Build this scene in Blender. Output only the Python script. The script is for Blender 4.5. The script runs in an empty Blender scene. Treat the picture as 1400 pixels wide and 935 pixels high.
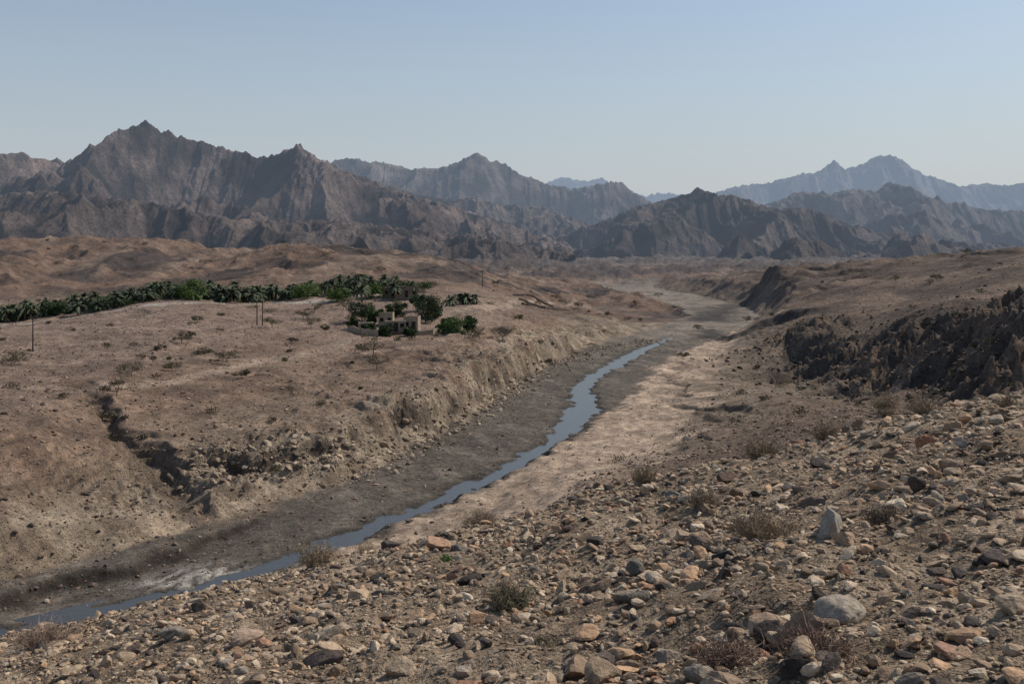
import bpy, bmesh, math, time
import numpy as np
from mathutils import Vector
T0=time.time()
rng=np.random.default_rng(7)
scene=bpy.context.scene

# ---------------------------------------------------------------- noise
_p=np.random.default_rng(1).permutation(256).astype(np.int32)
_perm=np.concatenate([_p,_p])
_a=np.random.default_rng(2).random(256)*2*np.pi
_gx=np.cos(_a).astype(np.float32);_gy=np.sin(_a).astype(np.float32)
def perlin(x,y,seed=0):
    x=np.asarray(x,dtype=np.float64)+seed*17.37; y=np.asarray(y,dtype=np.float64)+seed*9.71
    xi=np.floor(x).astype(np.int32); yi=np.floor(y).astype(np.int32)
    xf=(x-xi).astype(np.float32); yf=(y-yi).astype(np.float32)
    xi&=255; yi&=255
    u=xf*xf*xf*(xf*(xf*6-15)+10); v=yf*yf*yf*(yf*(yf*6-15)+10)
    def g(dx,dy):
        h=_perm[_perm[(xi+dx)&255]+((yi+dy)&255)]
        return _gx[h]*(xf-dx)+_gy[h]*(yf-dy)
    a=g(0,0);b=g(1,0);c=g(0,1);d=g(1,1)
    t=a+(b-a)*u; w=c+(d-c)*u
    return (t+(w-t)*v)*1.5
def fbm(x,y,o=4,seed=0,gain=.5):
    s=0;amp=1;f=1
    for i in range(o):
        s=s+amp*perlin(x*f,y*f,seed+i*3.1);amp*=gain;f*=2.03
    return s
def ridged(x,y,o=4,seed=0,gain=.5,pw=2.):
    s=0;amp=1;f=1;tot=0;w=1
    for i in range(o):
        n=1-np.abs(perlin(x*f,y*f,seed+i*5.3))*1.35
        n=np.clip(n,0,1)**pw
        s=s+amp*n*w; tot+=amp; w=np.clip(n*1.6,0.15,1)
        amp*=gain;f*=2.07
    return s/tot
def sst(a,b,x):
    t=np.clip((x-a)/(b-a),0,1); return t*t*(3-2*t)
def smax(a,b,k):
    h=np.clip(.5+.5*(a-b)/k,0,1); return b*(1-h)+a*h+k*h*(1-h)

# ---------------------------------------------------------------- survey of the valley
# (bearing, drop, range): bearing and drop in 1/1400 of the range in metres
S=[(-700,105,230),(-700,145,165),(-700,195,120),(-700,265,95),(-700,365,80),(-700,455,72),
(-500,165,150),(-500,265,110),(-500,365,88),(-540,430,80),(-400,225,130),(-350,245,122),(-300,275,112),
(-400,185,145),(-300,145,180),(-250,205,140),(-150,165,165),(-140,115,212),(-50,105,225),(-100,135,190),
(-50,170,170),(0,145,200),(60,125,240),(0,95,260),(60,95,300),(140,105,310),
(-600,85,260),(-600,55,340),(-600,25,400),(-700,-5,450),(-600,-10,450),(-520,-10,470),(-450,-2,460),
(-410,17,430),(-340,2,420),(-260,5,420),(-150,11,430),(-80,20,420),(-20,50,400),
(-400,65,290),(-200,55,300),(-100,50,320),(-150,30,380),(-350,32,370),(-480,75,250),(-300,90,235),
(40,65,450),(100,50,600),(150,70,470),(0,30,900),(200,30,1000),(300,23,1200),(0,42,620),
(-300,45,620),(-600,45,620),(-600,30,900),(-300,32,800),
(310,75,400),(340,47,420),(400,35,430),(500,23,420),(600,15,400),(700,8,380),
(500,35,600),(700,30,600),(400,35,700),
(700,35,230),(700,65,190),(600,65,230),(500,85,230),(400,95,250),(350,95,280),(320,105,290),(275,130,270),
(400,165,205),(500,185,160),(600,205,130),(700,210,112),(400,110,220),(550,105,172),(700,85,135),
(500,225,100),(400,245,95),(300,265,100),(250,215,150),(200,285,100),(100,325,88),(-50,370,88),
(200,235,142),(250,165,210),(350,185,175),(300,225,140),(400,205,140),(600,230,75),(700,215,70),
]
pts=[(b/1400,d,-e/1400*d) for b,e,d in S]
for u in (-1.5,-.9,-.45,0,.45,.9,1.5):
    for d,z in ((6,-24),(14,-24),(30,-24.5),(50,-24.5 if u<.4 else -19)):
        pts.append((u,d,z))
for u in (-1.5,-.95):
    for d,z in ((80,-22),(120,-18),(200,-17),(300,-14),(450,0),(650,-18)): pts.append((u,d,z))
for u in (.95,1.5):
    for d,z in ((80,-8),(120,-6),(200,0),(400,2),(650,-12)): pts.append((u,d,z))
for u in (-1.5,-.75,-.25,.25,.75,1.5):
    for d,z in ((1400,-22),(2500,-26),(5000,-30),(12000,-40)): pts.append((u,d,z))
pts=np.array(pts)
K=2.4
C=np.stack([pts[:,0]*K,np.log(pts[:,1])],1); Z=pts[:,2]
def kern(r): return np.where(r>1e-9,r*r*np.log(np.maximum(r,1e-9)),0)
n=len(C); A=np.zeros((n+3,n+3))
A[:n,:n]=kern(np.linalg.norm(C[:,None]-C[None],axis=2))+np.eye(n)*2e-3
A[:n,n]=1;A[:n,n+1:]=C;A[n,:n]=1;A[n+1:,:n]=C.T
sol=np.linalg.solve(A,np.concatenate([Z,[0,0,0]]))
GU=np.linspace(-1.6,1.6,330); GL=np.linspace(math.log(5),math.log(13000),420)
gu,gl=np.meshgrid(GU*K,GL,indexing='ij')
G=sol[n]+sol[n+1]*gu+sol[n+2]*gl
for i in range(n): G+=sol[i]*kern(np.hypot(gu-C[i,0],gl-C[i,1]))
def mid(x,y):
    yy=np.maximum(y,5.0)
    a=(np.clip(x/yy,-1.599,1.599)-GU[0])/(GU[1]-GU[0]); b=(np.clip(np.log(yy),GL[0],GL[-1]-1e-6)-GL[0])/(GL[1]-GL[0])
    i=a.astype(int);j=b.astype(int);i=np.minimum(i,len(GU)-2);j=np.minimum(j,len(GL)-2)
    f=a-i;g=b-j
    return (G[i,j]*(1-f)+G[i+1,j]*f)*(1-g)+(G[i,j+1]*(1-f)+G[i+1,j+1]*f)*g

def polyd(x,y,P):
    best=np.full(x.shape,1e18);side=np.ones(x.shape);w=np.zeros(x.shape);par=np.zeros(x.shape)
    m=len(P)-1
    for i in range(m):
        ax,ay=P[i][:2];bx,by=P[i+1][:2]
        dx,dy=bx-ax,by-ay;L=dx*dx+dy*dy
        t=np.clip(((x-ax)*dx+(y-ay)*dy)/L,0,1)
        d=(x-ax-t*dx)**2+(y-ay-t*dy)**2
        k=d<best
        best=np.where(k,d,best)
        side=np.where(k,np.sign(dx*(y-ay)-dy*(x-ax)),side)
        if len(P[0])>2: w=np.where(k,P[i][2]*(1-t)+P[i+1][2]*t,w)
        par=np.where(k,(i+t)/m,par)
    return np.sqrt(best),side,w,par

RIVER=[(-120,10,9),(-60,45,8),(-43,61,7),(-27,77,6),(-19,89,6.5),(-11,106,7),(-3,129,7.5),(6,157,9),(14,190,10.5),(23,228,11),(40,270,12),(58,310,13),(75,360,12),(82,420,13),(76,500,17),(60,600,22),(90,720,25)]
STREAM=[(-50,52,.7),(-32,67,.7),(-22,75.5,.9),(-17.6,82,.9),(-13.9,87.6,1.2),(-7.8,99,1.0),(-.6,114.5,1.1),(4.8,128,1.2),(8.4,143,1.7),(11.4,159,2.1),(11.9,179,1.5),(16.3,198,1.2),(26,229,1.8),(35.7,258,1.0),(44,280,.2)]
CLIFF=[(-33,104,1.8),(-30,108,2.6),(-23.4,109,2.4),(-18,115,2.6),(-14.5,127,3.0),(-10,142,3.4),(-5.7,160,4.4),(-1.3,180,4.4),(4,206,3.4),(16,236,2.4),(34,268,1.5)]
CLIFF3=[(-52,62,1.5),(-44,67,1.8),(-36,72,1.6),(-30,79,1.4),(-26.5,85,1.1),(-23,92,.9)]
CLIFF4=[(38,222,.6),(35,208,1.5),(30,188,1.4),(27.5,165,1.3),(27,146,1.3),(31,130,.8)]
GULLY=[(-56,131,.8),(-51,125,1.8),(-43,112,2.4),(-37,104,2.4),(-32,97,1.7),(-27,89,1.2)]
MESA=[(130,440,2),(98,428,8),(82,400,9),(74,372,6),(66,340,2)]
CLIFF2=[(58,300,2.5),(53,268,4),(66,258,3.5),(72,240,2)]
TRACK=[(-70,118),(-50,134),(-42,160),(-33,182),(-27,205),(-14,240),(-4,270),(4,330),(30,420)]
ROAD=[(-150,200),(-115,219),(-80,238),(-45,260),(-30,290)]
SCARP=[(63,100,5),(61,123,8),(64,150,10),(61,168,10),(60,190,9),(60,212,7),(72,232,3)]

def terrain(x,y):
    x=np.asarray(x,float);y=np.asarray(y,float)
    r=np.hypot(x,y)
    zm=mid(x,y)
    amp=.35+1.6*sst(230,500,r)+5*sst(600,2500,r)
    zm=zm+amp*fbm(x/45,y/45,4,3)
    wx=6*fbm(x/22,y/22,2,6);wy=6*fbm(x/22,y/22,2,7)
    rl=ridged((x+wx)/26,(y+wy)/26,4,8,.45,1.4)
    zm=zm+sst(60,110,r)*(1-sst(1500,2600,r))*(rl-.6)*(1.3+2.8*sst(240,420,r)+2.*sst(480,900,r))
    hk=ridged((x+30)/150,y/130,5,9,.5,1.3);zm=zm+16*sst(520,800,y)*(1-sst(1500,2300,y))*np.clip(hk-.58,0,1)*sst(-600,-100,x)
    zm=np.maximum(zm,-24.7+.2*fbm(x/9,y/9,2,5)+2.5*sst(420,800,y)*(rl-.2))
    gd,_,gw,gp=polyd(x+1.5*fbm(x/9,y/9,3,21),y+1.5*fbm(x/9,y/9,3,22),GULLY)
    gr=1.0+.6*perlin(x/5,y/5,23)
    zm=zm-gw*.8*(1-sst(.4*gr,2.7*gr,gd))
    def cliff(zm,P,reach,soft,seed,wa=2.6):
        wx=wa*fbm(x/9,y/9,3,seed,.55);wy=wa*fbm(x/9,y/9,3,seed+1,.55)
        d,s,a,p=polyd(x+wx,y+wy,P); sd=d*s
        e=sst(0,.08,p)*(1-sst(.92,1,p))
        sf=soft*(1+1.2*sst(-.2,.5,perlin(x/6,y/6,seed+5)))
        bump=a*.5*np.tanh(sd/sf)*np.exp(-(sd/reach)**2)*e
        return zm+bump*(.75+.5*perlin(x/11,y/11,seed+3)),d,sd
    zm,cd,csd=cliff(zm,CLIFF,8,.4,31)
    zm,md,msd=cliff(zm,MESA,34,1.6,37,5)
    zm,c2,c2s=cliff(zm,CLIFF2,14,.8,43)
    zm,c4,c4s=cliff(zm,CLIFF4,7,.5,45,4)
    sd_,ss,sw,sp=polyd(x+5*fbm(x/20,y/20,3,51),y+4*fbm(x/20,y/20,3,52),SCARP)
    scm=np.exp(-(sd_/np.maximum(sw,1)/1.2)**2)*sst(0,.1,sp)*(1-sst(.93,1,sp))
    sx_,sy_=x+3*fbm(x/10,y/10,3,58),y+3*fbm(x/10,y/10,3,59)
    rs_=ridged((sx_+.5*sy_)/20,(sy_-.5*sx_)/9,6,55,.58,1.4)
    zm=zm+scm*((rs_-.45)*6.0+.8*(ridged(x/3.5,y/3.5,4,56,.6)-.4))
    # river channel
    rd,rs,rw,rp=polyd(x,y,RIVER)
    sd=rd-rw+1.8*fbm(x/9,y/9,4,61)
    left=rs>0
    zbed=-24.93+.10*fbm(x/6,y/6,3,63)+.07*fbm(x/1.3,y/1.3,3,64)
    w=np.where(left,4.2+2.2*perlin(x/17,y/17,65),17-5*sst(150,260,y))
    t=np.where(left,sst(0,1,sd/w),np.clip(sd/w,0,1)**.9)
    near=1-sst(560,720,y)
    # layered banks
    step=.75
    q=zm/step+.8*fbm(x/11,y/11,4,67); f=np.floor(q); fr=q-f
    zt=zm+(sst(.33,.62,fr)-fr)*step
    tm=np.where(left,.35+.65*(1-sst(14,30,sd)),.5*sst(2,6,sd)*(1-sst(18,34,sd)))*sst(-.3,.2,perlin(x/13,y/13,68))*(1-sst(250,330,y))*sst(50,62,y)
    zm=zm*(1-tm)+zt*tm
    bk=np.where(left,sst(.5,3,sd)*(1-sst(9,16,sd)),0)*(1-sst(280,340,y))
    zm=zm+bk*1.5*(ridged(x/5.5+.3*fbm(x/4,y/4,2,91),y/5.5,5,90,.55,1.3)-.55)*sst(-.5,.2,perlin(x/16,y/16,92))
    z=(zbed*(1-t)+zm*t)
    z=np.where(left,z,z+.35*sst(0,1.2,sd)*(1-sst(6,13,sd))*(.6+fbm(x/4,y/8,3,69)))
    z,c3,c3s=cliff(z,CLIFF3,4,.3,81,1.6)
    z=z*near+zm*(1-near)
    sdist,_,sw2,_=polyd(x,y,STREAM)
    so=sdist-sw2+1.1*fbm(x/3.2,y/3.2,4,71)
    cut=1-sst(-.6,1.2,so)
    inch=(1-sst(-.6,.9,sd+.5*fbm(x/2,y/2,2,73)))*near
    inch=np.maximum(inch,(1-sst(.5,2.5,so))*(y<285))
    z=np.where(y<290,z*(1-cut)+np.minimum(z,-25.28+.1*fbm(x/2,y/2,2,74))*cut,z)
    # near hillside
    pl=-1.8+.25*60*np.tanh(x/60)-.18*y
    tt=np.maximum(y-20+1.2*perlin(x/7,y/30,75),0)
    ex=np.where(tt<11.25,.02*tt*tt,.02*11.25**2+.45*(tt-11.25))
    zf=pl-ex+.22*fbm(x/3.2,y/3.2,4,77)*sst(2,8,np.hypot(x,y))+.05*fbm(x/.45,y/.45,3,78)
    fgm=sst(-1.5,1.5,zf-z)
    zz=smax(zf,z,1.2)
    zz=np.where((so<2)&(zf<z-1),z,zz)
    return zz,dict(fg=fgm,inch=inch,sd=sd,left=left,so=so,scm=scm,cd=cd,csd=csd,gd=gd,md=md,msd=msd,c2=c2,c2s=c2s,c3=c3,c3s=c3s,c4s=c4s,c4=c4,rl=rl,hk=hk,rs=rs_)
def H(x,y): return float(terrain(np.array([x]),np.array([y]))[0][0])

# ---------------------------------------------------------------- mesh helper
def mk(name,V,F,mat,col=None,smooth=True,parent=None):
    V=np.asarray(V,np.float32);F=np.asarray(F,np.int32)
    me=bpy.data.meshes.new(name)
    me.vertices.add(len(V));me.vertices.foreach_set('co',V.ravel())
    k=F.shape[1]
    me.loops.add(F.size);me.loops.foreach_set('vertex_index',F.ravel())
    me.polygons.add(len(F));me.polygons.foreach_set('loop_start',np.arange(0,F.size,k,dtype=np.int32))
    try: me.polygons.foreach_set('loop_total',np.full(len(F),k,np.int32))
    except Exception: pass
    me.polygons.foreach_set('use_smooth',np.full(len(F),smooth,bool))
    me.update(calc_edges=True)
    if col is not None:
        ca=me.color_attributes.new('Col','FLOAT_COLOR','POINT')
        c=np.ones((len(V),4),np.float32);c[:,:3]=col
        ca.data.foreach_set('color',c.ravel())
    me.materials.append(mat)
    ob=bpy.data.objects.new(name,me);scene.collection.objects.link(ob)
    if parent: ob.parent=parent
    return ob
def gridfaces(a,b):
    i=np.arange(a*b).reshape(a,b)
    return np.stack([i[:-1,:-1].ravel(),i[1:,:-1].ravel(),i[1:,1:].ravel(),i[:-1,1:].ravel()],1)

# ---------------------------------------------------------------- materials
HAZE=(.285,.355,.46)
class N:
    def __init__(s,name):
        s.m=bpy.data.materials.new(name);s.m.use_nodes=True;s.t=s.m.node_tree;s.t.nodes.clear()
    def n(s,ty,**kw):
        nd=s.t.nodes.new(ty)
        for k,v in kw.items(): setattr(nd,k,v)
        return nd
    def l(s,a,b): s.t.links.new(a,b)
    def noise(s,vec,scale,detail=4,rough=.55):
        n=s.n('ShaderNodeTexNoise');n.inputs['Scale'].default_value=scale;n.inputs['Detail'].default_value=detail;n.inputs['Roughness'].default_value=rough
        s.l(vec,n.inputs['Vector']);return n.outputs['Fac']
    def ramp(s,fac,stops):
        r=s.n('ShaderNodeValToRGB');e=r.color_ramp.elements
        while len(e)<len(stops): e.new(.5)
        for el,(p,c) in zip(e,stops):
            el.position=p;el.color=(c,c,c,1) if not isinstance(c,tuple) else (*c,1)
        s.l(fac,r.inputs['Fac']);return r.outputs['Color']
    def mul(s,a,b,fac=1.0,mode='MULTIPLY'):
        m=s.n('ShaderNodeMix',data_type='RGBA',blend_type=mode);m.inputs['Factor'].default_value=fac
        s.l(a,m.inputs[6])
        if isinstance(b,tuple): m.inputs[7].default_value=(*b,1)
        else: s.l(b,m.inputs[7])
        return m.outputs[2]
    def math(s,op,a,b=None):
        m=s.n('ShaderNodeMath',operation=op)
        for i,v in enumerate((a,b)):
            if v is None: continue
            if isinstance(v,(int,float)): m.inputs[i].default_value=v
            else: s.l(v,m.inputs[i])
        return m.outputs[0]
    def bump(s,h,dist,strength=1,prev=None):
        b=s.n('ShaderNodeBump');b.inputs['Distance'].default_value=dist;b.inputs['Strength'].default_value=strength
        s.l(h,b.inputs['Height'])
        if prev: s.l(prev,b.inputs['Normal'])
        return b.outputs['Normal']
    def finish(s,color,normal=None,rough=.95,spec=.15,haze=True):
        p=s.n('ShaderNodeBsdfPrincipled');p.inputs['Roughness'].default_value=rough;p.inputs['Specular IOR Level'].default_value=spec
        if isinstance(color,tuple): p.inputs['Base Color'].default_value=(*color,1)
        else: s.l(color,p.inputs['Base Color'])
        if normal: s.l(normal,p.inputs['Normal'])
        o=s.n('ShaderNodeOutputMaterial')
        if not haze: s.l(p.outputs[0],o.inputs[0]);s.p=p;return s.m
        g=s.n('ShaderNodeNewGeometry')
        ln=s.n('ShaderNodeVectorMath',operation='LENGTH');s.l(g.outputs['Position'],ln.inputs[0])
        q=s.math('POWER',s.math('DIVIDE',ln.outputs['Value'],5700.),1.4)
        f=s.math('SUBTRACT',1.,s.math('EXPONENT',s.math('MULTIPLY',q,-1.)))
        e=s.n('ShaderNodeEmission');e.inputs[0].default_value=(*HAZE,1);e.inputs[1].default_value=1  # aerial haze painted onto surfaces as emission, stronger with distance from origin
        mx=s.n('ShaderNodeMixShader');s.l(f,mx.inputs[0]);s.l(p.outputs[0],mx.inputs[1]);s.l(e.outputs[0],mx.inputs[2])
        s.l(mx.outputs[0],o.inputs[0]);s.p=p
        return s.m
def attr(M):
    a=M.n('ShaderNodeAttribute');a.attribute_name='Col';return a.outputs['Color']
def pos(M): return M.n('ShaderNodeNewGeometry').outputs['Position']

M=N('desert_ground');P_=pos(M);c=attr(M)
n1=M.noise(P_,.12,6,.65);n0=M.noise(P_,.45,6,.7);n2=M.noise(P_,1.6,6,.7);n3=M.noise(P_,9,5,.7);n4=M.noise(P_,45,3,.7)
c=M.mul(c,M.ramp(n1,[(.3,.68),(.7,1.28)]))
c=M.mul(c,M.ramp(n0,[(.32,.62),(.68,1.35)]))
c=M.mul(c,M.ramp(n2,[(.32,.58),(.68,1.4)]))
c=M.mul(c,M.ramp(n3,[(.3,.6),(.7,1.4)]))
v=M.n('ShaderNodeTexVoronoi');v.inputs['Scale'].default_value=2.6;M.l(P_,v.inputs['Vector'])
c=M.mul(c,M.ramp(v.outputs['Distance'],[(.0,.4),(.16,.55),(.24,1.0)]),.6)
v2=M.n('ShaderNodeTexVoronoi');v2.inputs['Scale'].default_value=28;M.l(P_,v2.inputs['Vector'])
vc=M.n('ShaderNodeSeparateColor');M.l(v2.outputs['Color'],vc.inputs[0])
c=M.mul(c,M.ramp(vc.outputs[0],[(0,.6),(.5,1.),(1,1.35)]),.8)
nb=M.bump(n0,1.2,.7);nb=M.bump(n2,.5,.9,nb);nb=M.bump(n3,.09,.9,nb);nb=M.bump(v2.outputs['Distance'],-.02,.7,nb);nb=M.bump(n4,.012,.8,nb)
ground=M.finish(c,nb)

M=N('mountain_rock');P_=pos(M);c=attr(M)
n1=M.noise(P_,.008,6,.6);n2=M.noise(P_,.05,8,.72);n3=M.noise(P_,.3,5,.7)
c=M.mul(c,M.ramp(n1,[(.3,.7),(.7,1.3)]));c=M.mul(c,M.ramp(n2,[(.32,.5),(.68,1.5)]));c=M.mul(c,M.ramp(n3,[(.3,.6),(.7,1.4)]))
nb=M.bump(n2,22,1);nb=M.bump(n3,4,.9,nb)
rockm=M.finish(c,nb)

M=N('stone');P_=pos(M);c=attr(M)
n1=M.noise(P_,14,5,.65);n2=M.noise(P_,70,3,.6)
c=M.mul(c,M.ramp(n1,[(.3,.62),(.7,1.35)]));c=M.mul(c,M.ramp(n2,[(.3,.8),(.7,1.2)]))
nb=M.bump(n1,.035,.8);nb=M.bump(n2,.006,.8,nb)
stone=M.finish(c,nb,.9,.2,False)

M=N('water');P_=pos(M)
n1=M.noise(P_,2.2,4,.6);nb=M.bump(n1,.04,.6)
water=M.finish((.04,.036,.03),nb,.2,.4,False)

def simple(name,col,scale=6,var=.35,rough=.9,bd=.02):
    M=N(name);P_=pos(M);n1=M.noise(P_,scale,4,.6)
    r=M.ramp(n1,[(.3,1-var),(.7,1+var)])
    rgb=M.n('ShaderNodeRGB');rgb.outputs[0].default_value=(*col,1)
    return M.finish(M.mul(rgb.outputs[0],r),M.bump(n1,bd,.6),rough,.2,False)
def leafm(name):
    M=N(name);c=attr(M);n1=M.noise(pos(M),.9,3,.6)
    return M.finish(M.mul(c,M.ramp(n1,[(.3,.65),(.7,1.35)])),None,.7,.2,False)
leaf=leafm('foliage')
twig=leafm('dry_twigs')
plaster=simple('pale_plaster',(.28,.23,.17),1.5,.25)
mud=simple('mud_wall',(.20,.15,.11),2,.3)
dark=simple('dark_opening',(.02,.018,.016),3,.1)
wood=simple('weathered_wood',(.05,.04,.035),5,.3)
wirem=simple('wire_metal',(.05,.05,.05),5,.1)

# ---------------------------------------------------------------- terrain
ang=np.concatenate([np.linspace(-80,-30,50,endpoint=False),np.linspace(-30,30,950,endpoint=False),np.linspace(30,80,51)])*math.pi/180
rad=np.exp(np.concatenate([np.linspace(math.log(4),math.log(38),330,endpoint=False),np.linspace(math.log(38),math.log(60),30,endpoint=False),np.linspace(math.log(60),math.log(600),880,endpoint=False),np.linspace(math.log(600),math.log(14000),200)]))
RR,AA=np.meshgrid(rad,ang,indexing='ij')
OY=-9.
X=RR*np.sin(AA);Y=RR*np.cos(AA)+OY
zs=[];inf=[]
ch=150
for i in range(0,X.shape[0],ch):
    z_,d_=terrain(X[i:i+ch],Y[i:i+ch]);zs.append(z_);inf.append(d_)
Zt=np.concatenate(zs);I={k:np.concatenate([d[k] for d in inf]) for k in inf[0]}
def lerp(a,b,t): return a+(b-a)*t[...,None]
def C3(*c): return np.array(c)
r=np.hypot(X,Y)
col=np.broadcast_to(C3(.215,.150,.108),X.shape+(3,)).copy()
nA=fbm(X/30,Y/30,4,101);nB=fbm(X/7,Y/7,4,102)
col=lerp(col,C3(.27,.195,.146),sst(-.2,.6,nA)*.7)
col=lerp(col,C3(.115,.078,.060),sst(.0,.6,nB-.3*nA)*.6)
flat=sst(-18.6,-17,Zt)*(1-sst(-14,-12,Zt))*(X<0)*(r<330)*(r>110)
col=lerp(col,C3(.26,.195,.155),flat*.55)
hills=sst(250,380,r)*(1-sst(900,1500,r))
col=lerp(col,C3(.155,.102,.073),hills*.75)
hn=fbm(X/40,Y/60,5,103)
col=lerp(col,C3(.25,.195,.15),hills*sst(.2,.6,fbm(X/30,Y/70,4,104))*.5)
col=lerp(col,C3(.058,.047,.043),hills*sst(.08,.36,hn)*.85)
col=lerp(col,C3(.08,.06,.050),hills*(1-sst(.3,.6,I['rl']))*.5)
far=sst(600,1100,r);col=lerp(col,C3(.125,.096,.078),far*.9)
col=lerp(col,C3(.065,.053,.048),sst(520,700,Y)*(1-sst(1500,2300,Y))*sst(.56,.66,I['hk'])*.85)
rt=(1-I['left'])*(r<600);col=lerp(col,C3(.168,.124,.092),rt*.7)
rh=rt*sst(-19,-13,Zt)*sst(140,190,r);col=lerp(col,C3(.085,.061,.048),rh*sst(-.5,.2,fbm(X/18,Y/30,4,118))*.85)
low=(1-sst(-22.5,-19.5,Zt))*(r<330);col=lerp(col,C3(.215,.175,.127),low*.6)
st=np.sin(Zt*5.5+2.2*fbm(X/9,Y/9,3,119));lf=I['left']*(r<190)*(1-I['fg'])
col=lerp(col,C3(.14,.105,.078),lf*sst(.3,.9,st)*.4*sst(-.3,.3,perlin(X/12,Y/12,120)))
col=lerp(col,C3(.31,.25,.185),lf*sst(.3,.9,-st)*.35*low)
pale=np.where(I['left'],sst(0,1.5,I['sd'])*(1-sst(7,13,I['sd'])),0)*sst(-.3,.2,fbm(X/5,Y/5,4,105))*(r<330)
col=lerp(col,C3(.33,.27,.20),pale*.7)
pl2=np.exp(-(((X+26)/5.5)**2+((Y-86)/5.)**2))*I['left']*sst(-.3,.2,fbm(X/3,Y/3,4,106));col=lerp(col,C3(.42,.33,.24),np.clip(pl2*1.3,0,.85))
sw_=15-7*sst(120,200,Y)
slab=np.where(~I['left'],sst(-.4,.8,I['sd'])*(1-sst(0,6,I['sd']-sw_+5*fbm(X/8,Y/8,3,107))),0)*(Y<290)
col=lerp(col,C3(.46,.35,.26),slab*.9)
col=lerp(col,C3(.24,.185,.14),slab*sst(.0,.45,fbm(X/2.5,Y/6,4,108))*.55)
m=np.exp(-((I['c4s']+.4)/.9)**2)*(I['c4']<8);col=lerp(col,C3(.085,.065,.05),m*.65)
bed=I['inch']
col=lerp(col,C3(.122,.104,.085),bed*(Y<620))
col=lerp(col,C3(.20,.17,.14),bed*sst(.0,.5,fbm((X+.35*Y)/4,Y/16,4,109))*.6)
wet=(1-sst(.1,1.8,I['so']))*bed;col=lerp(col,C3(.055,.048,.04),wet*.75)
silt=np.exp(-(((X+23.5)/4.2)**2+((Y-77)/2.6)**2))*bed;col=lerp(col,C3(.42,.39,.35),np.clip(silt*1.4,0,.85)*sst(-.4,.15,fbm(X/1.2,Y/1.8,4,110)))
fard=bed*sst(240,300,Y);col=lerp(col,C3(.26,.22,.178),fard*.65*sst(-.5,.4,fbm(X/7,Y/20,4,123)+.2))
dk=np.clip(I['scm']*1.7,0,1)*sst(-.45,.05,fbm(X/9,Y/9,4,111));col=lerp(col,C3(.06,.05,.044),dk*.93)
col=lerp(col,C3(.16,.122,.095),dk*sst(.4,.7,I['rs'])*.6)  # lit patches painted in brown on the raised parts of the outcrop
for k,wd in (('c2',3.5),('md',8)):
    m=np.exp(-(I[k]/wd)**2);col=lerp(col,C3(.042,.036,.033),m*.88)  # mesa face shade painted near-black, same tone on the low cliff
m=np.exp(-(I['gd']/1.4)**2);col=lerp(col,C3(.10,.077,.058),m*.7)  # gully shadow painted in with a darker colour along its line
cb=np.clip(-I['csd'],0,99);m=sst(.2,1,cb)*(1-sst(4,8,cb))*(r<270)*(I['cd']<9)*sst(-.2,.25,fbm(X/4,Y/4,4,121));col=lerp(col,C3(.36,.29,.215),m*.7*(1-bed))
m=np.exp(-((I['csd']+.25)/.75)**2);col=lerp(col,C3(.06,.047,.037),m*.9*(r<280)*sst(-.5,.0,fbm(X/7,Y/7,3,122)))  # undercut shadow painted as a dark line along the cliff foot
m=np.exp(-((I['c3s']+.1)/.55)**2);col=lerp(col,C3(.04,.033,.027),m*.9)  # shade of the undercut bank painted into the ground colour
for P,wd,cc,st_ in ((TRACK,1.4,C3(.34,.265,.205),.75),(ROAD,1.8,C3(.36,.32,.28),.85),([(-70,150),(-40,165),(-10,188)],.9,C3(.33,.25,.195),.55)):
    d,_,_,_=polyd(X+.8*fbm(X/9,Y/9,2,113),Y,P)
    col=lerp(col,cc,(1-sst(wd*.7,wd*1.5,d))*st_*(I['sd']>2))
fc=np.broadcast_to(C3(.32,.243,.17),X.shape+(3,)).copy()
fn=fbm(X/1.6,Y/1.6,4,115)
fc=lerp(fc,C3(.41,.32,.23),sst(0,.7,fn)*.6);fc=lerp(fc,C3(.19,.14,.10),sst(.0,.7,-fn)*.6)
g=I['fg'][...,None];col=col*(1-g)+fc*g
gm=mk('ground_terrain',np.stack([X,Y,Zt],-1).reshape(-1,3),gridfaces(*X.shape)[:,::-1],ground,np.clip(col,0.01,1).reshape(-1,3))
print('terrain',time.time()-T0)

sp=np.array(STREAM)
tt=np.linspace(0,len(sp)-1,300);cx=np.interp(tt,range(len(sp)),sp[:,0]);cy=np.interp(tt,range(len(sp)),sp[:,1]);cw=np.interp(tt,range(len(sp)),sp[:,2])+1.6
tx=np.gradient(cx);ty=np.gradient(cy);L=np.hypot(tx,ty);nx_,ny_=-ty/L,tx/L
VV=[]
for k in np.linspace(-1,1,7): VV.append(np.stack([cx+nx_*cw*k,cy+ny_*cw*k,np.full_like(cx,-25.13)],-1))
VV=np.stack(VV,0);mk('stream_water',VV.reshape(-1,3),gridfaces(7,300),water)

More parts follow.
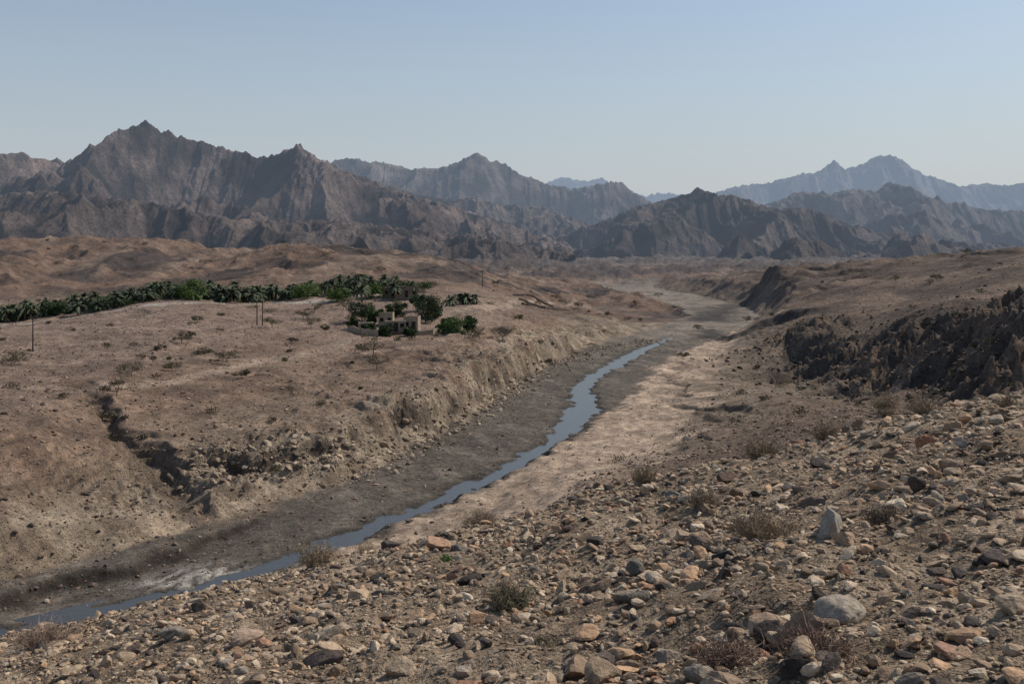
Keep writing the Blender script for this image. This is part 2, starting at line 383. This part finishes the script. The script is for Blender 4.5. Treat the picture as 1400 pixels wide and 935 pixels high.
# ---------------------------------------------------------------- mountains
def talus(z,dx,dy,s):
    for it in range(2):
        for ax,d in ((0,dx),(1,dy)):
            k=(np.arange(z.shape[ax])*d*s).reshape((-1,1) if ax==0 else (1,-1))
            z=np.minimum.accumulate(z-k,axis=ax)+k
            z=np.flip(np.minimum.accumulate(np.flip(z,ax)-k,axis=ax)+k,ax)
    return z
def mrange(name,D,sk,L,seed,c0,nx,ny,lam,back=.35,jag=.016,base=-45,tal=1.0):
    sk=np.array(sk,float);xs=sk[:,0]/1400*D;es=-sk[:,1]/1400*D
    x=np.linspace(xs[0],xs[-1],nx);y=np.linspace(D-L*1.25,D+L*back,ny)
    X,Y=np.meshgrid(x,y,indexing='ij')
    wob=.05*D*perlin(X/(D*.22),X*0+seed,seed+1)
    s=(Y-D-wob)/L
    t=np.clip(-s,0,1.4);b=np.clip(s/back,0,1)
    wx=lam*.5*fbm(X/lam*.7,Y/lam*.7,4,seed+5);wy=lam*.5*fbm(X/lam*.7,Y/lam*.7,4,seed+6)
    E=np.interp(X+wx*.5*sst(0.02,.4,t),xs,es)*(D+wob)/D
    R=ridged((X+wx)/lam,(Y+wy)/(lam*1.7),3,seed+9,.45,1.2)
    R2=ridged((X+wx)/(lam*.42),(Y+wy)/(lam*.6),4,seed+13,.45,1.1)
    te=t*(.62+1.7*(.8-R)*sst(0,.25,t))
    pr=np.clip(1-te,0,1)**1.4
    hgt=(E-base)
    z=base+hgt*pr*(1-b**1.5)
    z=z+hgt*.28*(R-.62)*sst(0,.3,t)*sst(0,.4,pr)
    z=z+.31*lam*(R2-.6)*(.12+.88*sst(0,.16,t))*sst(0,.25,pr)
    z=talus(z,x[1]-x[0],y[1]-y[0],tal)
    z=z+hgt*jag*fbm(X/(D*.012),Y/(D*.012),5,seed+17,.55)*(.3+.7*pr)
    z=z+lam*.04*(ridged(X/(lam*.14),Y/(lam*.24),4,seed+31,.55)-.4)*sst(0,.25,pr)
    col=np.broadcast_to(np.array(c0),X.shape+(3,)).copy()
    v=np.clip(.85+1.6*(R2-.58)+.6*fbm(X/(lam*.8),Y/(lam*.8),5,seed+21,.6),.3,2.1)  # lit and dark facets painted in: spur crests paler, hollows darker
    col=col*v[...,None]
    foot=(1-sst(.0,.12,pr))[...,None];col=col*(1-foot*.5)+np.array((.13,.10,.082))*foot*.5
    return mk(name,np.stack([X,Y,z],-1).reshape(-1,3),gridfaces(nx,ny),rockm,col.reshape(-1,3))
def px(l): return [(a-700,b-335) for a,b in l]
mrange('mountain_range_far_haze',7600,px([(640,300),(700,275),(740,252),(770,242),(800,248),(825,243),(850,256),(880,267),(905,262),(935,268),(980,275),(1050,300)]),1300,11,(.13,.115,.11),500,140,450)
mrange('blue_mountain_range',5600,px([(880,320),(930,290),(970,267),(1000,256),(1050,252),(1080,242),(1110,238),(1130,234),(1147,220),(1165,233),(1190,225),(1222,210),(1245,224),(1265,238),(1285,246),(1320,256),(1350,252),(1380,252),(1420,249),(1500,255),(1620,262)]),1500,23,(.13,.115,.11),900,220,420)
mrange('pale_mountain_range',3300,px([(380,240),(440,224),(470,217),(500,222),(530,223),(560,229),(600,233),(625,222),(650,211),(670,219),(690,224),(710,238),(740,250),(780,257),(820,253),(850,250),(875,268),(900,280),(950,300),(1000,320)]),1000,37,(.14,.113,.098),900,300,300)
mrange('hazy_ridge',3000,px([(940,320),(1000,300),(1040,285),(1075,270),(1100,262),(1130,268),(1165,260),(1190,263),(1210,250),(1240,262),(1270,273),(1300,280),(1350,288),(1400,290),(1460,300),(1560,310)]),900,41,(.14,.113,.098),800,280,260)
mrange('middle_ridge',2500,px([(430,300),(500,262),(540,256),(580,268),(620,272),(650,270),(690,281),(740,284),(780,297),(820,312),(860,330),(900,345)]),600,47,(.14,.112,.098),700,280,200)
mrange('dark_mountain',2050,px([(690,350),(730,341),(780,320),(830,300),(860,288),(900,277),(930,269),(955,257),(980,266),(1010,274),(1040,285),(1080,287),(1120,294),(1160,308),(1220,325),(1300,340),(1360,348)]),620,53,(.12,.093,.079),900,340,200)
mrange('left_mountain_range',1850,px([(-160,240),(-60,222),(-20,214),(0,213),(15,209),(30,214),(60,220),(100,221),(130,211),(160,194),(180,180),(205,161),(225,178),(250,186),(262,183),(280,196),(320,209),(350,215),(380,212),(410,200),(430,212),(460,226),(500,240),(540,258),(580,272),(620,284),(680,303),(740,325),(780,345)]),620,61,(.15,.114,.097),1300,420,210,tal=1.15)
mrange('foothills',1300,px([(-200,275),(-60,270),(0,266),(60,262),(130,270),(200,276),(260,286),(330,301),(400,304),(450,302),(500,306),(560,312),(620,322),(700,334),(780,348)]),440,71,(.135,.102,.086),1100,340,150,tal=.8)
print('mountains',time.time()-T0)

# ---------------------------------------------------------------- stones
def ico(l):
    bm=bmesh.new();bmesh.ops.create_icosphere(bm,subdivisions=l,radius=1)
    V=np.array([v.co[:] for v in bm.verts]);F=np.array([[v.index for v in f.verts] for f in bm.faces]);bm.free();return V,F
def rockshape(l,seed,k=14):
    rg=np.random.default_rng(seed);V,F=ico(l)
    nn=rg.normal(size=(k,3));nn/=np.linalg.norm(nn,axis=1)[:,None];dd=rg.uniform(.45,1,k)
    rr=1/np.maximum((V@nn.T)/dd,1e-3)
    rr=np.where((V@nn.T)<=0,9,rr)
    if l>=4: rad_=-(np.log(np.exp(-rr*26).sum(1)+np.exp(-26*1.15)))/26
    else: rad_=np.minimum(rr.min(1),1.15)
    V=V*rad_[:,None]
    if l>=3: V=V*(1+.06*fbm(V[:,0]*2+V[:,2]*1.3,V[:,1]*2-V[:,2],4,seed)[:,None])
    V/=np.abs(V).max()
    return V,F
PAL=np.array([(.36,.27,.185),(.285,.205,.14),(.41,.32,.23),(.22,.16,.112),(.12,.09,.073),(.065,.054,.048),(.42,.275,.17),(.25,.21,.17),(.48,.395,.29),(.33,.19,.12),(.15,.128,.105)])
PW=np.array([.21,.17,.17,.12,.08,.06,.08,.03,.06,.025,.015]);PW/=PW.sum()
def scatter(name,x,y,s,level,nshape,seed,pal=PAL,pw=PW,flat=(.3,.7),sink=.26,tint=1.):
    rg=np.random.default_rng(seed);z=terrain(x,y)[0]
    VA=[];FA=[];CA=[];off=0
    which=rg.integers(0,nshape,len(x))
    for k in range(nshape):
        V,F=rockshape(level,seed*100+k,k=rg.integers(7,12))
        idx=np.where(which==k)[0];m=len(idx)
        if m==0: continue
        sc=np.stack([rg.uniform(.8,1.4,m),rg.uniform(.5,1.,m),rg.uniform(*flat,m)],1)*(s[idx]/2)[:,None]
        W=V[None]*sc[:,None]
        a=rg.uniform(0,2*np.pi,m);b=rg.normal(0,.3,m)
        cb,sb=np.cos(b)[:,None],np.sin(b)[:,None]
        X1=W[...,0]*cb-W[...,2]*sb;Z1=W[...,0]*sb+W[...,2]*cb
        ca,sa=np.cos(a)[:,None],np.sin(a)[:,None]
        X2=X1*ca-W[...,1]*sa;Y2=X1*sa+W[...,1]*ca
        Q=np.stack([X2+x[idx][:,None],Y2+y[idx][:,None],Z1+(z[idx]+s[idx]*.5*(.45-sink))[:,None]],-1)
        VA.append(Q.reshape(-1,3));FA.append((F[None]+(off+np.arange(m)*len(V))[:,None,None]).reshape(-1,3));off+=m*len(V)
        c=pal[rg.choice(len(pal),m,p=pw)]*rg.uniform(.7,1.2,(m,1))*tint
        CA.append(np.repeat(c,len(V),0))
    return mk(name,np.concatenate(VA),np.concatenate(FA),stone,np.concatenate(CA),smooth=False)
def fgpts(n,y0,y1,um=.62):
    y=np.sqrt(rng.uniform(y0*y0,y1*y1,n));x=rng.uniform(-um,um,n)*y;return x,y
def clus(x,y,k,sc=1.3):
    n=fbm(x/sc,y/sc,3,200);m=rng.random(len(x))<np.clip(.6+k*n,.05,1);return x[m],y[m]
def sizes(n,a,al,mx): return np.minimum(a*rng.random(n)**(-1/al),mx*rng.uniform(.6,1,n))
x,y=clus(*fgpts(45000,4.5,14),.8);scatter('small_gravel',x,y,sizes(len(x),.018,2.2,.06),1,10,1)
x,y=clus(*fgpts(78000,4.5,29),.6);scatter('gravel_stones',x,y,sizes(len(x),.042,2.0,.18),2,16,2)
x,y=clus(*fgpts(5800,5,29),.7);scatter('loose_rocks',x,y,sizes(len(x),.12,2.5,.42),3,14,3,flat=(.35,.8))
def region(n,u0,u1,d0,d1):
    d=np.exp(rng.uniform(math.log(d0),math.log(d1),n));return rng.uniform(u0,u1,n)*d,d
x,y=region(75000,-.6,.6,55,300)
_,I2=terrain(x,y)
keep=(rng.random(len(x))<np.where(I2['inch']>.5,.35,np.where(~I2['left']&(I2['sd']<14),.12,.85)))&(I2['so']>.5)
x,y=x[keep],y[keep]
PD=np.array([(.24,.165,.12),(.17,.12,.09),(.11,.085,.07),(.30,.23,.17),(.065,.056,.05)]);PDW=np.array([.33,.24,.18,.17,.08])
scatter('valley_stones',x,y,sizes(len(x),.13,2.2,.8),1,8,4,PD,PDW)
x=60+rng.normal(0,8,1500);y=rng.uniform(105,230,1500);scatter('scarp_rubble',x,y,sizes(1500,.35,2,1.4),2,8,5,PD*.55,PDW,(.5,.9))
cp=np.array(CLIFF);t=rng.uniform(0,len(cp)-1,3600);x=np.interp(t,range(len(cp)),cp[:,0])+rng.normal(1.5,2.2,3600);y=np.interp(t,range(len(cp)),cp[:,1])+rng.normal(-1,2.2,3600)
scatter('cliff_rubble',x,y,sizes(3600,.22,2,1.3),2,8,6,np.array([(.34,.27,.20),(.26,.205,.15),(.17,.13,.095)]),np.array([.4,.35,.25]),(.4,.8))
for i,(bx,by,s,c,fl) in enumerate([(2.93,9.4,.42,(.27,.24,.20),.75),(1.67,6.5,.27,(.06,.05,.045),.8),(2.15,6.8,.42,(.28,.24,.19),.4),(2.0,9.7,.19,(.05,.05,.05),.8),(1.27,10.5,.27,(.13,.12,.10),.7),
 (-1.3,18,.5,(.38,.24,.16),.6),(4.95,16.5,.36,(.06,.05,.045),.7),(3.46,16.6,.46,(.09,.06,.045),.5),(2.6,16.7,.42,(.17,.155,.135),.6),(-3.3,12.6,.45,(.32,.24,.18),.45),(-.23,10.7,.36,(.075,.055,.045),.6),
 (3.5,7.5,.2,(.10,.08,.07),.7),(-4.8,14.4,.42,(.18,.16,.135),.5),(2.4,5.6,.22,(.32,.2,.14),.5),(1.04,9.1,.25,(.22,.18,.14),.6),(-2.4,20.8,.5,(.09,.075,.065),.7),(-.33,7.8,.22,(.30,.165,.11),.5),(-.9,17.6,.4,(.14,.125,.11),.5),(1.9,17.5,.5,(.34,.27,.2),.5),(1.45,7.0,.18,(.34,.29,.23),.6)]):
    V,F=rockshape(5,900+i,k=10)
    rg=np.random.default_rng(i+50);a=rg.uniform(0,6.28)
    V=V*(1+.02*fbm(V[:,0]*7+V[:,2]*4,V[:,1]*7-V[:,2]*3,3,i)[:,None])
    W=V*np.array([s*.5*1.15,s*.5*.8,s*.5*fl*1.2]);W=np.stack([W[:,0]*math.cos(a)-W[:,1]*math.sin(a),W[:,0]*math.sin(a)+W[:,1]*math.cos(a),W[:,2]],1)
    W+=np.array([bx,by,H(bx,by)+s*fl*.2])
    mk('boulder',W,F,stone,np.broadcast_to(np.array(c),W.shape))
print('stones',time.time()-T0)

# ---------------------------------------------------------------- plants
def tube(p,q,r0,r1,k=5):
    p=np.array(p,float);q=np.array(q,float);d=q-p;d/=np.linalg.norm(d)+1e-9
    a=np.cross(d,(0,0,1) if abs(d[2])<.9 else (1,0,0));a/=np.linalg.norm(a);b=np.cross(d,a)
    th=np.arange(k)/k*2*np.pi
    ring=np.cos(th)[:,None]*a+np.sin(th)[:,None]*b
    V=np.concatenate([p+ring*r0,q+ring*r1]);F=[[i,(i+1)%k,k+(i+1)%k,k+i] for i in range(k)]
    return V,np.array(F)
class B:
    def __init__(s): s.V=[];s.F=[];s.C=[];s.o=0
    def add(s,V,F,c):
        V=np.asarray(V);s.V.append(V);s.F.append(np.asarray(F)+s.o);s.o+=len(V);s.C.append(np.broadcast_to(np.asarray(c),(len(V),3)))
    def arr(s): return np.concatenate(s.V),np.concatenate(s.F),np.concatenate(s.C)
def leaves(b,cen,rad,n,size,c,rg):
    d=rg.normal(size=(n,3));d/=np.linalg.norm(d,axis=1)[:,None];rr=rg.random(n)**.45
    P=cen+d*rr[:,None]*rad
    a=rg.normal(size=(n,3));a/=np.linalg.norm(a,axis=1)[:,None];e=rg.normal(size=(n,3));e-=a*(a*e).sum(1)[:,None];e/=np.linalg.norm(e,axis=1)[:,None]
    s=size*rg.uniform(.6,1.3,n)[:,None]
    V=np.stack([P-a*s*.5,P+e*s*.28,P+a*s*.5,P-e*s*.28],1).reshape(-1,3)
    col=np.repeat(np.array(c)*rg.uniform(.6,1.4,(n,1)),4,0)
    b.add(V,np.arange(4*n).reshape(-1,4),col)
def tree(name,x,y,h,w,seed,c,nl=2200,ls=.28,umb=False,sparse=1.):
    rg=np.random.default_rng(seed);z=H(x,y)-.1;base=np.array([x,y,z]);b=B();tb=(.09,.07,.055)
    th=h*(.3 if umb else .2)
    top=base+np.array([rg.normal(0,.1),rg.normal(0,.1),1])*th
    V,F=tube(base,top,h*.03,h*.02,7);b.add(V,F,tb)
    nc=int((13 if umb else 16))
    for i in range(nc):
        a=rg.uniform(0,6.28);rr=math.sqrt(rg.random())*w*.5*(.95 if umb else .75)
        if umb: e=top+np.array([rr*math.cos(a),rr*math.sin(a),h*rg.uniform(.1,.6)*(1-.4*(rr/(w*.5))**2)])
        else: e=top+np.array([rr*math.cos(a),rr*math.sin(a),h*rg.uniform(-.08,.6)*(1-.5*(rr/(w*.5))**2)])
        m=(top+e)/2+np.array([rg.normal(0,.1),rg.normal(0,.1),-.05])*h*.3*.3
        V,F=tube(top,m,h*.013,h*.008,5);b.add(V,F,tb);V,F=tube(m,e,h*.008,h*.003,4);b.add(V,F,tb)
        cr=w*rg.uniform(.14,.24)*np.array([1,1,.5 if umb else .8])
        leaves(b,e,cr,int(nl/nc*sparse),ls,np.array(c)*rg.uniform(.7,1.3),rg)
    V,F,Cc=b.arr();return mk(name,V,F,leaf,Cc,smooth=False)
def bush(name,x,y,h,w,seed,c=(.16,.12,.085),n=150,thick=.004,leafy=0):
    rg=np.random.default_rng(seed);z=H(x,y)-.02;b=B()
    for i in range(n):
        a=rg.uniform(0,6.28);rr=w*.5*rg.random()**.6;p=np.array([x,y,z])+np.array([math.cos(a),math.sin(a),0])*rg.random()*w*.1
        tip=np.array([x+rr*math.cos(a),y+rr*math.sin(a),z+h*rg.uniform(.35,1)*(1-.45*(rr/(w*.5))**2)])
        k=3;prev=p
        for j in range(1,k+1):
            t=j/k;q=p*(1-t)+tip*t+rg.normal(0,.045,3)*w;q[2]=max(q[2],z+.01)+.04*h*math.sin(t*3.1)
            V,F=tube(prev,q,thick*(1.3-t*.3-.2),thick*(1.1-t*.6),3);b.add(V,F,np.array(c)*rg.uniform(.6,1.4))
            for _ in range(2):
                s=q+rg.normal(0,.085,3)*w;s[2]=max(s[2],z+.01)
                V,F=tube(q,s,thick*.6,thick*.3,3);b.add(V,F,np.array(c)*rg.uniform(.6,1.5))
            prev=q
    if leafy: leaves(b,np.array([x,y,z+h*.5]),np.array([w*.45,w*.45,h*.45]),leafy,thick*7,c,rg)
    V,F,Cc=b.arr();return mk(name,V,F,twig,Cc,smooth=False)
DC=(.23,.175,.12);GC=(.16,.14,.09)
for i,(bx,by,w,h,c,n) in enumerate([(2.54,10.3,.8,.32,DC,240),(0,11.3,.65,.3,GC,200),(-3.75,19.8,.95,.5,DC,180),(-.65,20.4,.8,.36,DC,150),(-3.1,21.5,.6,.4,DC,130),(2.7,14.5,.55,.3,DC,140),
    (3.5,9.6,.45,.18,DC,150),(1.3,6.15,.5,.16,(.19,.13,.095),170),(1.75,5.9,.5,.17,(.2,.135,.10),190),(-9,19.7,1.2,.4,(.2,.145,.11),200),(2.64,20.3,.6,.4,DC,120),(5,20.5,1.1,.5,DC,190),(6.3,20.5,.8,.45,DC,150),(8.1,20,.9,.4,DC,150),(-9.8,18.5,.8,.4,(.2,.14,.1),140),(8.7,18,.5,.3,DC,90),(.25,8.4,.2,.1,GC,60),(-1.0,15.5,.22,.12,(.08,.16,.04),60)]):
    bush('dry_bush',bx,by,h,w,300+i,c,n,.003+by*.0001)
for i,(bx,by,w,h) in enumerate([(32.8,90,2.9,2.1),(35.5,88,3.2,1.2),(31.5,86,2,.8)]):
    bush('desert_shrub',bx,by,h,w,400+i,(.24,.185,.12),150,.013,500)
AC=(.105,.088,.055)
for i,(b_,d,w,h) in enumerate([(-275,212,4.4,3.2),(-285,222,4,2.6),(-270,235,4,3.),(-328,205,4.4,2.7),(-255,205,2,2),(-452,178,3,2.4),(-390,160,3.8,2.2),(-420,163,3,1.7),(-190,172,5.5,3.4),(-185,160,5,2.8),(-205,176,3,1.9),
    (-520,140,4.6,2.2),(-465,150,3.2,1.6),(-370,148,2.6,1.5),(-45,205,4,2.6),(-13,205,4,3.4),(-680,148,4.5,2),(-540,127,4,2.1),(-548,120,3.,1.6),(-440,185,2,1.4),(-120,235,3,2.),(10,250,3,1.8),(-230,240,4,2.8),(-430,205,2.5,1.8),(-480,165,2,1.1),(-300,190,2,1.2),(50,215,2,1.2),(235,222,3,2),(255,300,3,2),(320,330,4,2.4),(420,300,4,2.2),(40,330,4,2.8),(90,360,4,2.6),(130,330,3,2),(580,260,3,1.8),(20,300,3,2),(60,400,5,3),(170,420,4,2.6),(-20,360,4,2.6),(200,480,5,3),(110,450,5,3),(-600,420,5,2.6),(-420,400,5,2.6),(-250,390,5,2.5),(-180,350,4,2.3),(480,350,5,2.5),(620,330,4,2),(380,380,4,2)]):
    tree('acacia_shrub',b_/1400*d,d,h,w,500+i,AC,1000,.19,True,1.)
# low scrub scattered over the valley, one mass
rg=np.random.default_rng(88);b=B();cnt=0
while cnt<170:
    d=math.exp(rg.uniform(math.log(105),math.log(700)));x_=rg.uniform(-.55,.55)*d
    _,q=terrain(np.array([x_]),np.array([d]))
    if q['inch'][0]>.1 or q['fg'][0]>.1 or (not q['left'][0] and q['sd'][0]<12): continue
    s_=rg.uniform(.5,1.4)*(1+d/500);z_=H(x_,d)
    for k in range(3): leaves(b,np.array([x_+rg.normal(0,.3)*s_,d+rg.normal(0,.3)*s_,z_+.3*s_]),np.array([.5,.5,.32])*s_,55,.16*(1+d/400),np.array((.10,.085,.05))*rg.uniform(.6,1.3),rg)
    cnt+=1
V,F,Cc=b.arr();mk('desert_scrub',V,F,leaf,Cc,smooth=False)
G1=(.045,.075,.024);G2=(.035,.058,.022);G3=(.085,.13,.032)
for i,(b_,d,w,h,c) in enumerate([(-205,222,6.5,5.4,G2),(-188,216,4.5,4.6,G1),(-118,222,6.8,7.8,G2),(-108,229,5,5.6,G2),(-78,208,7.5,4.4,(.06,.10,.03)),(-90,212,5,3.6,G1),(-62,214,4.5,4,G1),(-158,230,5,4.8,G2),(-172,204,3.5,2.6,G2),(-140,204,3.4,2.4,G2),(-216,212,3.5,3,G1),(-130,236,5,5.6,G2),(-195,205,3,2.2,G1)]):
    tree('broadleaf_tree',b_/1400*d,d,h,w,600+i,c,3200,.34)
def palm(b,x,y,h,rg,fr=2.6,nf=26):
    z=H(x,y)-.1;base=np.array([x,y,z]);top=base+np.array([rg.normal(0,.25),rg.normal(0,.25),h])
    V,F=tube(base,top,.24,.17,6);b.add(V,F,(.09,.07,.05))
    for i in range(nf):
        a=rg.uniform(0,6.28);el=rg.uniform(-.5,1.35);L=fr*rg.uniform(.8,1.15);dr=np.array([math.cos(a),math.sin(a),0]);sd=np.array([-math.sin(a),math.cos(a),0])
        prev=top;c=np.array((.06,.075,.042))*rg.uniform(.6,1.5)
        for j in range(1,5):
            t=j/4;p=top+dr*L*math.cos(el)*t+np.array([0,0,1])*(L*math.sin(el)*t-L*.55*t*t)
            w0=.30*math.sin(math.pi*min((t-.25)*.9+.15,1));w1=.30*math.sin(math.pi*min(t*.9+.05,1))
            dn=np.array([0,0,-.16])
            for sg in (1,-1):
                b.add(np.stack([prev,p,p+sd*sg*w1*1.3+dn,prev+sd*sg*w0*1.3+dn]),[[0,1,2,3]],c)
            prev=p
rg=np.random.default_rng(77);b=B()
for i in range(290):
    t=rg.random()
    bx,by=np.array([-145,206])*(1-t)+np.array([-34,276])*t
    bx+=rg.normal(0,3);by+=abs(rg.normal(0,9))+3
    palm(b,bx,by,rg.uniform(.8,3.6),rg,rg.uniform(1.9,2.8),22)
V,F,Cc=b.arr();mk('palm_grove',V,F,leaf,Cc,smooth=False)
b=B()
for i in range(95):
    t=rg.random();bx,by=np.array([-140,216])*(1-t)+np.array([-24,290])*t
    bx+=rg.normal(0,3);by+=rg.normal(5,5);z=H(bx,by);hh=rg.uniform(1.2,2.8);cc=np.array(G3 if (rg.random()<.12) else (G1 if rg.random()<.4 else G2))
    for k in range(5):
        leaves(b,np.array([bx+rg.normal(0,1.1),by+rg.normal(0,1.1),z+hh*rg.uniform(.3,.9)]),np.array([1.4,1.4,1.]),100,.34,cc*rg.uniform(.7,1.3),rg)
V,F,Cc=b.arr();mk('grove_undergrowth',V,F,leaf,Cc,smooth=False)
for i,(b_,d,h) in enumerate([(-438,252,5.5),(-212,262,7),(-206,270,6),(-205,250,5),(-216,266,6),(-135,262,5),(-160,260,4.8),(-60,262,2.8),(-72,262,2.6),(-50,262,2.4),(-85,255,2.4)]):
    b=B();palm(b,b_/1400*d,d,h*.75,rg,2.6,34);V,F,Cc=b.arr();mk('date_palm',V,F,leaf,Cc,smooth=False)
for i,(b_,d,w,h) in enumerate([(-440,250,9,5.4),(-280,262,8,4.4),(-240,258,7,4),(-625,236,6,4),(-190,262,7,4.4)]):
    tree('broadleaf_tree',b_/1400*d,d,h,w,650+i,G3 if i!=3 else G2,3000,.36)
print('plants',time.time()-T0)

# ---------------------------------------------------------------- buildings
def box(name,x0,x1,y0,y1,z0,z1,mat,parent=None,bev=.03):
    me=bpy.data.meshes.new(name);bm=bmesh.new();bmesh.ops.create_cube(bm,size=1)
    for v in bm.verts: v.co=Vector(((x0+x1)/2+v.co.x*(x1-x0),(y0+y1)/2+v.co.y*(y1-y0),(z0+z1)/2+v.co.z*(z1-z0)))
    if bev: bmesh.ops.bevel(bm,geom=bm.edges[:],offset=bev,segments=1,affect='EDGES')
    bm.to_mesh(me);bm.free();me.materials.append(mat);o=bpy.data.objects.new(name,me);scene.collection.objects.link(o)
    if parent:o.parent=parent
    return o
def house(name,x,y,w,d,h,rot,mat,wins,door=None):
    e=bpy.data.objects.new(name,None);scene.collection.objects.link(e);e.location=(x,y,H(x,y)-.1);e.rotation_euler=(0,0,rot)
    t=.25
    box('floor_slab',-w/2-.1,w/2+.1,-d/2-.1,d/2+.1,-.8,.15,mud,e)
    ops=sorted([(q,.8,1.0,1.8) for q in wins]+([(door,.85,.16,1.95)] if door is not None else []))
    cur=-w/2
    for q,ow,z0,z1 in ops:
        a,b_=q-ow/2,q+ow/2
        if a>cur: box('front_wall',cur,a,-d/2,-d/2+t,.15,h,mat,e,0)
        if z0>.2: box('wall_below_window',a,b_,-d/2+.002,-d/2+t,.15,z0,mat,e,0)
        box('lintel',a,b_,-d/2+.002,-d/2+t,z1,h,mat,e,0)
        box('window' if z0>.2 else 'door',a,b_,-d/2+.14,-d/2+.2,z0,z1,dark if z0>.2 else wood,e,0)
        box('sill' ,a-.08,b_+.08,-d/2-.06,-d/2-.003,z0-.09,z0-.01,mat,e,0)
        cur=b_
    box('front_wall',cur,w/2,-d/2,-d/2+t,.15,h,mat,e,0)
    box('back_wall',-w/2,w/2,d/2-t,d/2,.15,h,mat,e,0)
    box('side_wall',-w/2,-w/2+t,-d/2+t,d/2-t,.15,h,mat,e,0)
    box('side_wall',w/2-t,w/2,-d/2+t,d/2-t,.15,h,mat,e,0)
    box('roof',-w/2+t,w/2-t,-d/2+t,d/2-t,h-.45,h-.25,mat,e,0)
    box('parapet_cap',-w/2-.06,w/2+.06,-d/2-.06,-d/2+t+.02,h+.003,h+.1,mat,e,.02)
    return e
house('flat_roof_house',-23.5,207,4,3,2.2,.15,plaster,[-1.2,1.2],0)
house('flat_roof_house',-20.5,210,3,3,2.9,-.1,plaster,[-.8],.6)
house('flat_roof_house',-29.5,207,3,3,2.1,.2,plaster,[-.7],.6)
house('flat_roof_house',-26.5,216,3,3,2.8,0,plaster,[-.8,.8])
house('mud_house',-27,262,6,4,3.0,.1,mud,[-2,1.9],0)
house('mud_house',-31,264,4,4,2.6,-.1,mud,[-1.],.8)
def wall(name,P,h,t,mat,seed):
    rg=np.random.default_rng(seed);b=B()
    for (x0,y0),(x1,y1) in zip(P[:-1],P[1:]):
        L=math.hypot(x1-x0,y1-y0);m=max(2,int(L/.6));d=np.array([x1-x0,y1-y0])/L;nrm=np.array([-d[1],d[0]])*t/2
        pr=None
        for i in range(m+1):
            p=np.array([x0,y0])+d*L*i/m+rg.normal(0,.03,2);z=H(p[0],p[1])
            hh=h*rg.uniform(.75,1.1)
            r4=np.array([[*(p+nrm),z-.5],[*(p+nrm*.8),z+hh],[*(p-nrm*.8),z+hh],[*(p-nrm),z-.5]])
            if pr is not None:
                b.add(np.concatenate([pr,r4]),[[0,1,5,4],[1,2,6,5],[2,3,7,6]],(1,1,1))
            pr=r4
    V,F,Cc=b.arr();mk(name,V,F,mat,Cc,smooth=False)
wall('compound_wall',[(-33,205),(-30,203),(-26.5,203)],1.2,.25,plaster,1)
wall('compound_wall',[(-20,205),(-16,207),(-15,212)],1.,.25,plaster,2)
wall('stone_wall',[(2,318),(10,314),(18,320)],.7,.6,mud,3)
wall('stone_wall',[(-6,330),(0,345),(14,350)],.7,.6,mud,4)

def pole(x,y,h,arm):
    e=bpy.data.objects.new('utility_pole',None);scene.collection.objects.link(e);e.location=(x,y,H(x,y))
    V,F=tube((0,0,-.4),(0,0,h),.13,.085,8);mk('shaft',V,F,wood,None,True,e)
    box('crossarm',-arm,arm,-.16,-.09,h-.45,h-.33,wood,e,.01)
    for q in (-arm+.1,0,arm-.1):
        V,F=tube((q,-.12,h-.33),(q,-.12,h-.1),.05,.035,6);mk('insulator',V,F,wirem,None,True,e)
pole(-77.2,165,5.8,.7);pole(-51.8,208,5.2,.6);pole(-50.8,208.5,5.2,.6);pole(-9.5,330,6,.7)
print('build',time.time()-T0)

# ---------------------------------------------------------------- light, sky, camera
AZ=math.radians(60);EL=math.radians(45)
w=bpy.data.worlds.new('World');scene.world=w;w.use_nodes=True;nt=w.node_tree
bg=nt.nodes['Background'];sk=nt.nodes.new('ShaderNodeTexSky');sk.sky_type='NISHITA';sk.sun_disc=False
sk.sun_elevation=EL;sk.sun_rotation=AZ;sk.dust_density=1.;sk.air_density=1.2;sk.ozone_density=1.6;sk.altitude=300
STR=.105
tc=nt.nodes.new('ShaderNodeTexCoord');sx=nt.nodes.new('ShaderNodeSeparateXYZ');nt.links.new(tc.outputs['Generated'],sx.inputs[0])
mr=nt.nodes.new('ShaderNodeMapRange');mr.inputs['From Min'].default_value=0;mr.inputs['From Max'].default_value=.3;mr.inputs['To Min'].default_value=.9;mr.inputs['To Max'].default_value=.1
nt.links.new(sx.outputs['Z'],mr.inputs['Value'])
mx=nt.nodes.new('ShaderNodeMix');mx.data_type='RGBA';nt.links.new(mr.outputs[0],mx.inputs['Factor']);nt.links.new(sk.outputs[0],mx.inputs[6])
mx.inputs[7].default_value=(.46/STR,.495/STR,.56/STR,1)
nt.links.new(mx.outputs[2],bg.inputs[0]);bg.inputs[1].default_value=STR
sd=Vector((math.sin(AZ)*math.cos(EL),math.cos(AZ)*math.cos(EL),math.sin(EL)))
l=bpy.data.lights.new('sun','SUN');l.energy=4.4;l.angle=math.radians(.53);l.color=(1,.90,.77)
lo=bpy.data.objects.new('sun',l);scene.collection.objects.link(lo);lo.rotation_euler=sd.to_track_quat('Z','Y').to_euler()
cam=bpy.data.cameras.new('camera');co=bpy.data.objects.new('camera',cam);scene.collection.objects.link(co)
cam.lens=36;cam.sensor_width=36;cam.shift_y=-.0946;cam.clip_start=.1;cam.clip_end=40000
co.rotation_euler=(math.pi/2,0,0);scene.camera=co
scene.view_settings.view_transform='Standard';scene.view_settings.look='None';scene.view_settings.exposure=0
print('done',time.time()-T0)
